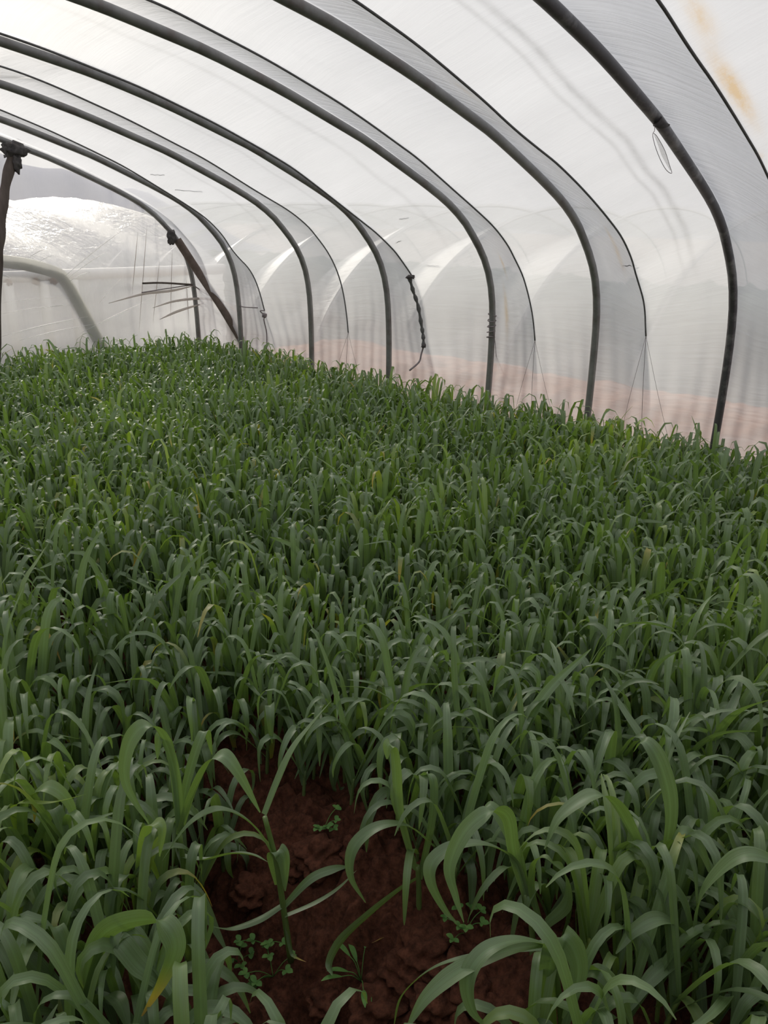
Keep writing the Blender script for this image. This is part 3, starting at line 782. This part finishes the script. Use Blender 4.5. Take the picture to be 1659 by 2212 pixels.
# ---- hero plants: each pinned at its root, leaves traced in a plane through the root
hero_base = []
def hero(basepx, stem_px, leaves, label, sc=1.0, tilt=None):
    b = on_ground(*basepx, -.01); hero_base.append(b)
    nrm = np.array([fw[0], fw[1], 0]); nrm /= np.linalg.norm(nrm)
    def pt(x, y, off=0.):
        r = ray(x, y); t = ((b - CAM) @ nrm + off) / (r @ nrm); return CAM + r * t
    root = empty('cereal_plant', tuple(b)); tag(root, label, 'cereal plant', 'large cereal plants at the near edge of the bed')
    L0 = tuple(b); sp_ = [b + (0, 0, -.02)] + [pt(*q) for q in stem_px]
    sp_ = smooth_path(sp_, 5); mb = MB(); V, F = tube(sp_, np.linspace(.0062, .0045, len(sp_)) * sc, 8)
    mb.add(V, F, np.full((len(V), 2), .3), np.tile([.5, .05, 1.0], (len(V), 1))); mb.build('stem', M_leaf, root, L0)
    for lf in leaves:
        pts_, W, offs, hue, dry = lf
        n_ = len(pts_); off = np.linspace(0, 1, n_) * offs
        C = smooth_path([pt(x, y, o_) for (x, y), o_ in zip(pts_, off)], 7)
        C[:, 2] = np.maximum(C[:, 2], .006); W = W * 1.35
        n = len(C); T = np.gradient(C, axis=0)
        side = np.cross(np.array([0, 0, 1.]), C[-1] - C[0]); 
        if np.linalg.norm(side) < .02: side = cr.copy()
        side /= np.linalg.norm(side)
        # leaves present part of their face to every side: blade normal is in the bending plane
        cur = np.cross(T[n // 4], T[-n // 4]); 
        if np.linalg.norm(cur) > 1e-9:
            cur /= np.linalg.norm(cur)
            side = cur if True else side
            side = side + .45 * (cr if side @ cr > 0 else -cr) * 1.0; side /= np.linalg.norm(side)
        mb = MB(); rr = rng.uniform(0, 50)
        ribbon_leaf(mb, C, widths(n, W, .4), side, np.linspace(0, .5, n) * rng.choice([-1, 1]), (hue, 1 - dry if dry else .97, rng.uniform(.95, 1.1), rr, 1. if dry else .1), 5, .28)
        mb.build('leaf', M_leaf, root, L0)
    return root
hero((404, 2010), [(400, 1900), (388, 1800)], [
    ([(388, 1800), (378, 1680), (350, 1590), (312, 1568), (278, 1610), (272, 1690), (322, 1780)], .020, -.10, .3, 0),
    ([(386, 1800), (372, 1680), (362, 1598), (345, 1592), (340, 1640)], .017, -.03, .45, 0),
    ([(390, 1800), (415, 1720), (450, 1650), (482, 1633), (515, 1670), (562, 1755)], .020, -.08, .2, 0),
    ([(392, 1850), (440, 1858), (500, 1845), (545, 1848), (578, 1862)], .017, -.04, .12, 0),
    ([(388, 1790), (405, 1690), (432, 1600), (446, 1582), (458, 1630)], .015, .08, .2, 0),
    ([(398, 1900), (430, 1935), (460, 2000), (492, 2060)], .016, -.06, .1, 0)],
    'tall plant on the left rim of the bare soil, bare pale stem showing')
hero((628, 2060), [(612, 1960), (596, 1860), (572, 1765)], [
    ([(590, 1850), (552, 1790), (505, 1757), (458, 1752), (405, 1785), (350, 1860)], .017, -.05, .15, 0),
    ([(572, 1760), (600, 1690), (632, 1622), (672, 1568), (716, 1514)], .018, .12, .25, 0),
    ([(604, 1910), (592, 1850), (604, 1840), (614, 1862), (616, 1925)], .021, -.02, .15, 0),
    ([(614, 1975), (625, 2040), (640, 2080), (662, 2096)], .006, -.03, .1, .5),
    ([(612, 1960), (670, 1900), (720, 1878), (752, 1872)], .012, .05, .05, 0),
    ([(614, 1976), (680, 1946), (730, 1915), (770, 1880)], .019, .06, .1, 0),
    ([(610, 1955), (560, 1985), (500, 2004), (450, 2000)], .012, -.05, .1, 0)],
    'spindly leaning plant standing alone in the bare soil strip')
hero((168, 2290), [(168, 2210)], [
    ([(175, 2210), (192, 2080), (235, 2008), (335, 1988), (378, 2040), (352, 2115), (306, 2195)], .025, -.10, .35, .25),
    ([(180, 2200), (215, 2090), (248, 2036), (300, 2090), (360, 2140), (418, 2225)], .027, -.06, .12, 0),
    ([(160, 2200), (115, 2140), (55, 2070), (-20, 2030)], .026, .03, .15, 0),
    ([(160, 2215), (100, 2190), (40, 2195), (-30, 2215)], .022, -.06, .2, 0),
    ([(166, 2190), (155, 2100), (128, 2012), (112, 2010), (104, 2060)], .017, .05, .35, 0),
    ([(185, 2210), (220, 2155), (255, 2165), (280, 2230)], .024, -.08, .2, 0)],
    'broad leaved plant in the lower left corner, one leaf tip yellow')
hero((305, 2060), [(300, 1990), (306, 1900)], [
    ([(300, 1990), (305, 1880), (318, 1795), (335, 1778), (350, 1790), (345, 1850)], .018, -.05, .6, 0),
    ([(304, 1960), (318, 1880), (335, 1830), (348, 1800)], .012, .02, .8, 0),
    ([(300, 1990), (294, 1930), (300, 1918), (318, 1930), (322, 1975)], .014, -.03, .7, 0),
    ([(300, 1985), (250, 1980), (215, 1955), (200, 1945)], .014, -.03, .6, .4)],
    'bright yellow green plant between the corner plant and tall stem')
hero((905, 2005), [(905, 1930), (902, 1870)], [
    ([(935, 1828), (880, 1785), (815, 1788), (765, 1830), (758, 1890), (790, 1950)], .018, -.08, .12, 0),
    ([(900, 1900), (862, 1925), (800, 1975), (740, 2030), (712, 2080), (718, 2120)], .019, -.12, .15, 0),
    ([(895, 1880), (862, 1760), (852, 1650), (846, 1612), (838, 1612), (836, 1640)], .021, -.02, .5, 0),
    ([(905, 1900), (930, 1780), (935, 1700), (925, 1672), (905, 1680)], .016, .06, .2, 0),
    ([(900, 1960), (870, 2030), (830, 2080), (800, 2150)], .012, -.05, .7, .6)],
    'plant on the right rim of the bare soil with a looping leaf')
hero((1150, 2130), [(1150, 2020), (1135, 1930)], [
    ([(1145, 1960), (1112, 1850), (1098, 1768), (1060, 1753), (1005, 1795), (972, 1870), (985, 1935), (1002, 1992)], .019, -.10, .12, 0),
    ([(1140, 1950), (1110, 1860), (1050, 1826), (980, 1830), (935, 1862), (932, 1905), (962, 1965), (988, 1994)], .018, -.08, .1, 0),
    ([(1172, 2000), (1152, 1930), (1155, 1868), (1178, 1852), (1200, 1872)], .015, -.02, .5, .0),
    ([(1180, 1995), (1222, 1950), (1218, 1885), (1192, 1862)], .020, -.02, .45, 0),
    ([(1140, 1990), (1125, 1880), (1095, 1790), (1060, 1740), (1040, 1750)], .016, .08, .2, 0)],
    'plant right of the soil with two long leaves arching left')
hero((1215, 2330), [(1212, 2200), (1195, 2060)], [
    ([(1195, 2045), (1120, 2032), (1050, 2055), (1012, 2110), (1020, 2180), (1062, 2225)], .020, -.08, .15, 0),
    ([(1190, 2040), (1100, 2052), (1000, 2092), (925, 2150), (878, 2222)], .019, -.08, .3, 0),
    ([(1190, 2230), (1185, 2120), (1205, 2030), (1238, 2045), (1250, 2110), (1215, 2200)], .026, -.05, .3, 0),
    ([(1180, 2050), (1050, 2060), (940, 2090), (870, 2150), (850, 2220)], .008, .03, .1, 0),
    ([(1230, 2200), (1250, 2130), (1290, 2100), (1340, 2150), (1370, 2230)], .018, -.05, .2, 0)],
    'plant at the bottom edge with leaves sprawling over the soil')
hero((1435, 2125), [(1430, 2000), (1410, 1900)], [
    ([(1405, 1890), (1360, 1790), (1322, 1732), (1280, 1720), (1212, 1765), (1176, 1835)], .027, -.06, .15, 0),
    ([(1420, 1950), (1440, 1860), (1470, 1800), (1510, 1830), (1540, 1900)], .018, -.03, .3, 0),
    ([(1425, 1900), (1448, 1760), (1430, 1660), (1395, 1602), (1368, 1625)], .022, .10, .1, 0),
    ([(1415, 1950), (1380, 1870), (1345, 1850), (1330, 1920)], .016, -.04, .35, 0)],
    'plant with the broad leaf folded over towards the left, centre right')
hero((1500, 2240), [(1502, 2120), (1500, 2040)], [
    ([(1505, 2040), (1512, 1950), (1560, 1880), (1620, 1846), (1700, 1870)], .024, -.05, .15, 0),
    ([(1500, 2080), (1470, 2010), (1425, 1985), (1370, 2010), (1330, 2060)], .018, -.06, .15, 0),
    ([(1508, 2080), (1560, 1990), (1590, 1950), (1630, 1970), (1650, 2040)], .020, -.05, .2, 0),
    ([(1500, 2100), (1455, 2080), (1400, 2120), (1355, 2190)], .018, -.08, .1, 0),
    ([(1510, 2120), (1560, 2060), (1600, 2080), (1625, 2170)], .018, -.06, .2, 0),
    ([(1500, 2060), (1480, 1960), (1450, 1915), (1425, 1930)], .014, .03, .2, 0)],
    'plant low on the right with a tall leaf sweeping to the edge')
hero((60, 1990), [(62, 1900), (62, 1830)], [
    ([(60, 1850), (50, 1780), (60, 1730), (105, 1700), (150, 1735), (172, 1810)], .019, -.04, .5, 0),
    ([(60, 1850), (30, 1760), (45, 1735), (110, 1735), (185, 1716)], .011, -.06, .8, 0),
    ([(62, 1860), (100, 1780), (118, 1750), (150, 1830), (215, 1925)], .020, -.05, .12, 0),
    ([(60, 1870), (20, 1790), (-10, 1740)], .022, 0, .15, 0)],
    'plant at the left edge with a thin yellow green leaf pointing right')

HB = np.array(hero_base)
cand = [c for c in cand if np.min(np.hypot(HB[:, 0] - c[1], HB[:, 1] - c[2])) > .045]
# keep the bare patch of soil and the strip in front of it clear
def bare(x, y):
    q = in_view(np.array([x, y, 0.]))
    if q is None: return False
    px, py = q[0], q[1]
    if 420 < px < 860 and 1900 < py < 2500: return True
    if 480 < px < 745 and 1775 < py <= 1900: return True
    if 860 <= px < 1120 and 1990 < py < 2500: return True
    if 110 < px < 250 and 1385 < py < 1475: return True
    return False
cand = [c for c in cand if not bare(c[1], c[2])]
cand.sort()
def seen(c):
    q = in_view(np.array([c[1], c[2], .28])); q2 = in_view(np.array([c[1], c[2], .15]))
    return q and -40 < q[0] < 1700 and (q[1] < 2260)
vis = [c for c in cand if seen(c)]
indiv = vis[:290]; ids = set(id(c) for c in indiv)
rest = [c for c in cand if id(c) not in ids]
print('plants', len(cand), len(indiv), len(rest))
def sc_at(x, y):
    return 1.0 + .10 * float(vnoise(np.array(x), np.array(y), 1.5, 12)) * 2
def yel_at(x, y):
    return .85 * float(vnoise(np.array(x), np.array(y), 2.3, 14)) 
def zlab(c):
    q = in_view(np.array([c[1], c[2], .2])); px, py = q[0], q[1]
    if c[1] < .72 and px < 600: return 'young green cereal plant in the left bed, left of the bare soil strip', 'cereal plants left of the bare strip'
    if px > 1250: return 'young green cereal plant in the dense front right part of the bed', 'cereal plants at the front right'
    if py > 1750: return 'young green cereal plant in the front row close to the bare soil', 'cereal plants beside the bare soil'
    return 'young green cereal plant in the middle front of the bed, behind the bare soil', 'cereal plants in the middle front'
for c in indiv:
    d, x, y = c
    b = np.array([x, y, float(zsoil(np.array(x), np.array(y)))])
    sm, lv = plant(rng, b, rng.uniform(.88, 1.16) * sc_at(x, y), .1 * rng.normal() + yel_at(x, y), n=18, na=5, near=True)
    root = empty('cereal_plant', tuple(b)); lab, gr = zlab(c); tag(root, lab, 'cereal plant', gr)
    sm.build('stem', M_leaf, root, tuple(b))
    for l in lv: l.build('leaf', M_leaf, root, tuple(b))
big = MB()
for d, x, y in rest:
    b = np.array([x, y, 0.])
    n = 13 if d < 3.2 else 10
    sm, lv = plant(rng, b, rng.uniform(.86, 1.14) * sc_at(x, y), .1 * rng.normal() + yel_at(x, y), n=n, na=3)
    if d < 2.5: big.V += sm.V; big.F += [f + big.n for f in sm.F]; big.U += sm.U; big.C += sm.C; big.n += sm.n
    for l in lv:
        big.F += [f + big.n for f in l.F]; big.V += l.V; big.U += l.U; big.C += l.C; big.n += l.n
o = big.build('cereal_crop', M_leaf)
tag(o, 'dense green cereal crop filling the tunnel bed back to the film walls', 'crop', kind='stuff')

# ------------------------------------------------------------------ weeds on the bare soil
def weed(px, py, n, size, label, pointed=False, seed=0, trail=0.):
    rs = np.random.default_rng(seed); b = on_ground(px, py, -.01)
    for _ in range(4):
        b = on_ground(px, py, float(zsoil(b[0], b[1])))
    root = empty('weed_seedling', tuple(b)); tag(root, label, 'weed', 'small weeds on the bare soil')
    sm = MB()
    for k in range(n):
        ph = rs.uniform(0, 2 * pi); L = size * rs.uniform(.4, 1.0); h = size * rs.uniform(.2, .8) * (1 - trail * .6)
        e = b + np.array([cos(ph) * L, sin(ph) * L, h + .01])
        V, F = tube(smooth_path([b, (b + e) / 2 + (0, 0, h * .4), e], 3), .0009, 5); sm.add(V, F)
        nn = 3 if not pointed else 1
        for j in range(nn):
            a = ph + (j - (nn - 1) / 2) * 1.5; LL = rs.uniform(.010, .016) if not pointed else size * .8; W = LL * (.75 if not pointed else .28)
            s = np.linspace(0, 1, 7); C = e + np.stack([np.cos(a) * s * LL, np.sin(a) * s * LL, .25 * LL * np.sin(s * 2.2)], 1)
            mb = MB(); side = np.array([-sin(a), cos(a), .15]); w = W * np.sin(np.clip(s * .94 + .05, 0, 1) * pi) ** .7
            ribbon_leaf(mb, C, w, side, np.zeros(7), (.5, .97, .8, 0, 0), 3, .2); mb.build('leaf', M_weed, root, tuple(b))
    sm.build('stem', M_weed, root, tuple(b))
weed(1005, 2015, 8, .045, 'clump of small round leaved weed at the foot of the crop right of the soil', seed=1)
weed(780, 2120, 7, .05, 'broad pointed leaved weed at the bottom centre of the soil', True, seed=2)
weed(515, 2080, 5, .035, 'small clover like weed left of centre on the dark soil', seed=3, trail=.6)
weed(590, 2110, 7, .06, 'spreading clover like weed low on the dark soil below the spindly plant', seed=4, trail=.8)
weed(570, 2040, 6, .05, 'small creeping weed just behind the spreading one on dark soil', seed=5, trail=.7)
weed(700, 1790, 6, .04, 'tiny weed on the lit soil clod behind the spindly plant', seed=6, trail=.5)

# soil clods in the bare strip
cl = [(690, 1850, .05), (640, 1870, .035), (760, 1840, .035), (920, 2060, .05), (880, 2100, .045), (980, 2090, .035), (820, 2180, .05), (1040, 2150, .045), (940, 2170, .04),
      (200, 1440, .05), (160, 1425, .035), (700, 2170, .03), (480, 1760, .03), (540, 1930, .04), (450, 2130, .05)]
for i, (px, py, r_) in enumerate(cl):
    c = on_ground(px, py, 0.)
    for _ in range(4): c = on_ground(px, py, float(zsoil(c[0], c[1])))
    c[2] += r_ * .05
    o = blob(c, r_, 40 + i, M_soil, 'soil_clod', squash=(1, 1, .6), sub=4)
    where = 'behind the spindly plant' if py < 1900 and px > 400 else ('in the gap at the left edge of the crop' if px < 250 else ('on the lit soil right of centre at the bottom' if px > 790 else 'on the dark soil at the bottom'))
    tag(o, 'crumbly reddish brown soil clod ' + where, 'soil clod', 'soil clods ' + where)

# ------------------------------------------------------------------ light
w = bpy.data.worlds.new('sky'); scene.world = w; w.use_nodes = True; nt_ = w.node_tree; nt_.nodes.clear()
out = nt_.nodes.new('ShaderNodeOutputWorld'); bg = nt_.nodes.new('ShaderNodeBackground'); tc = nt_.nodes.new('ShaderNodeTexCoord')
SUN_AZ, SUN_EL = R(22), R(24)      # azimuth from +Y towards +X
sd = (sin(SUN_AZ) * cos(SUN_EL), cos(SUN_AZ) * cos(SUN_EL), sin(SUN_EL))
def wm(op, a, b=None, c=None):
    nd = nt_.nodes.new('ShaderNodeMath'); nd.operation = op
    for i, v in enumerate((a, b, c)):
        if v is None: continue
        if isinstance(v, (int, float)): nd.inputs[i].default_value = v
        else: nt_.links.new(v, nd.inputs[i])
    return nd.outputs[0]
dot = nt_.nodes.new('ShaderNodeVectorMath'); dot.operation = 'DOT_PRODUCT'
nrmz = nt_.nodes.new('ShaderNodeVectorMath'); nrmz.operation = 'NORMALIZE'
nt_.links.new(tc.outputs['Generated'], nrmz.inputs[0]); nt_.links.new(nrmz.outputs[0], dot.inputs[0]); dot.inputs[1].default_value = sd
dp = wm('MAXIMUM', dot.outputs['Value'], 0.)
glow = wm('ADD', wm('MULTIPLY', wm('POWER', dp, 3.), .55), wm('MULTIPLY', wm('POWER', dp, 40.), 2.2))
mx = nt_.nodes.new('ShaderNodeMix'); mx.data_type = 'RGBA'; mx.inputs[6].default_value = (.715, .735, .80, 1); mx.inputs[7].default_value = (1.0, .95, .86, 1)
nt_.links.new(wm('MINIMUM', glow, 1.), mx.inputs[0]); nt_.links.new(mx.outputs[2], bg.inputs[0])
szz = nt_.nodes.new('ShaderNodeSeparateXYZ'); nt_.links.new(nrmz.outputs[0], szz.inputs[0])
hz = wm('MINIMUM', wm('MAXIMUM', wm('DIVIDE', szz.outputs[2], .6), 0.), 1.)
nt_.links.new(wm('ADD', glow, wm('MULTIPLY_ADD', hz, .58, .40)), bg.inputs[1]); nt_.links.new(bg.outputs[0], out.inputs[0])
sl = bpy.data.lights.new('sun', 'SUN'); sl.energy = 1.9; sl.angle = R(8); sl.color = (1, .93, .82)
so = bpy.data.objects.new('sun', sl); col.objects.link(so)
so.rotation_euler = mathutils.Vector(sd).to_track_quat('Z', 'Y').to_euler()

scene.view_settings.view_transform = 'Standard'; scene.view_settings.look = 'None'
scene.view_settings.gamma = 1; scene.view_settings.use_curve_mapping = False
scene.view_settings.exposure = .10
scene.cycles.transparent_max_bounces = 16; scene.cycles.max_bounces = 12
scene.cycles.transmission_bounces = 10; scene.cycles.diffuse_bounces = 6
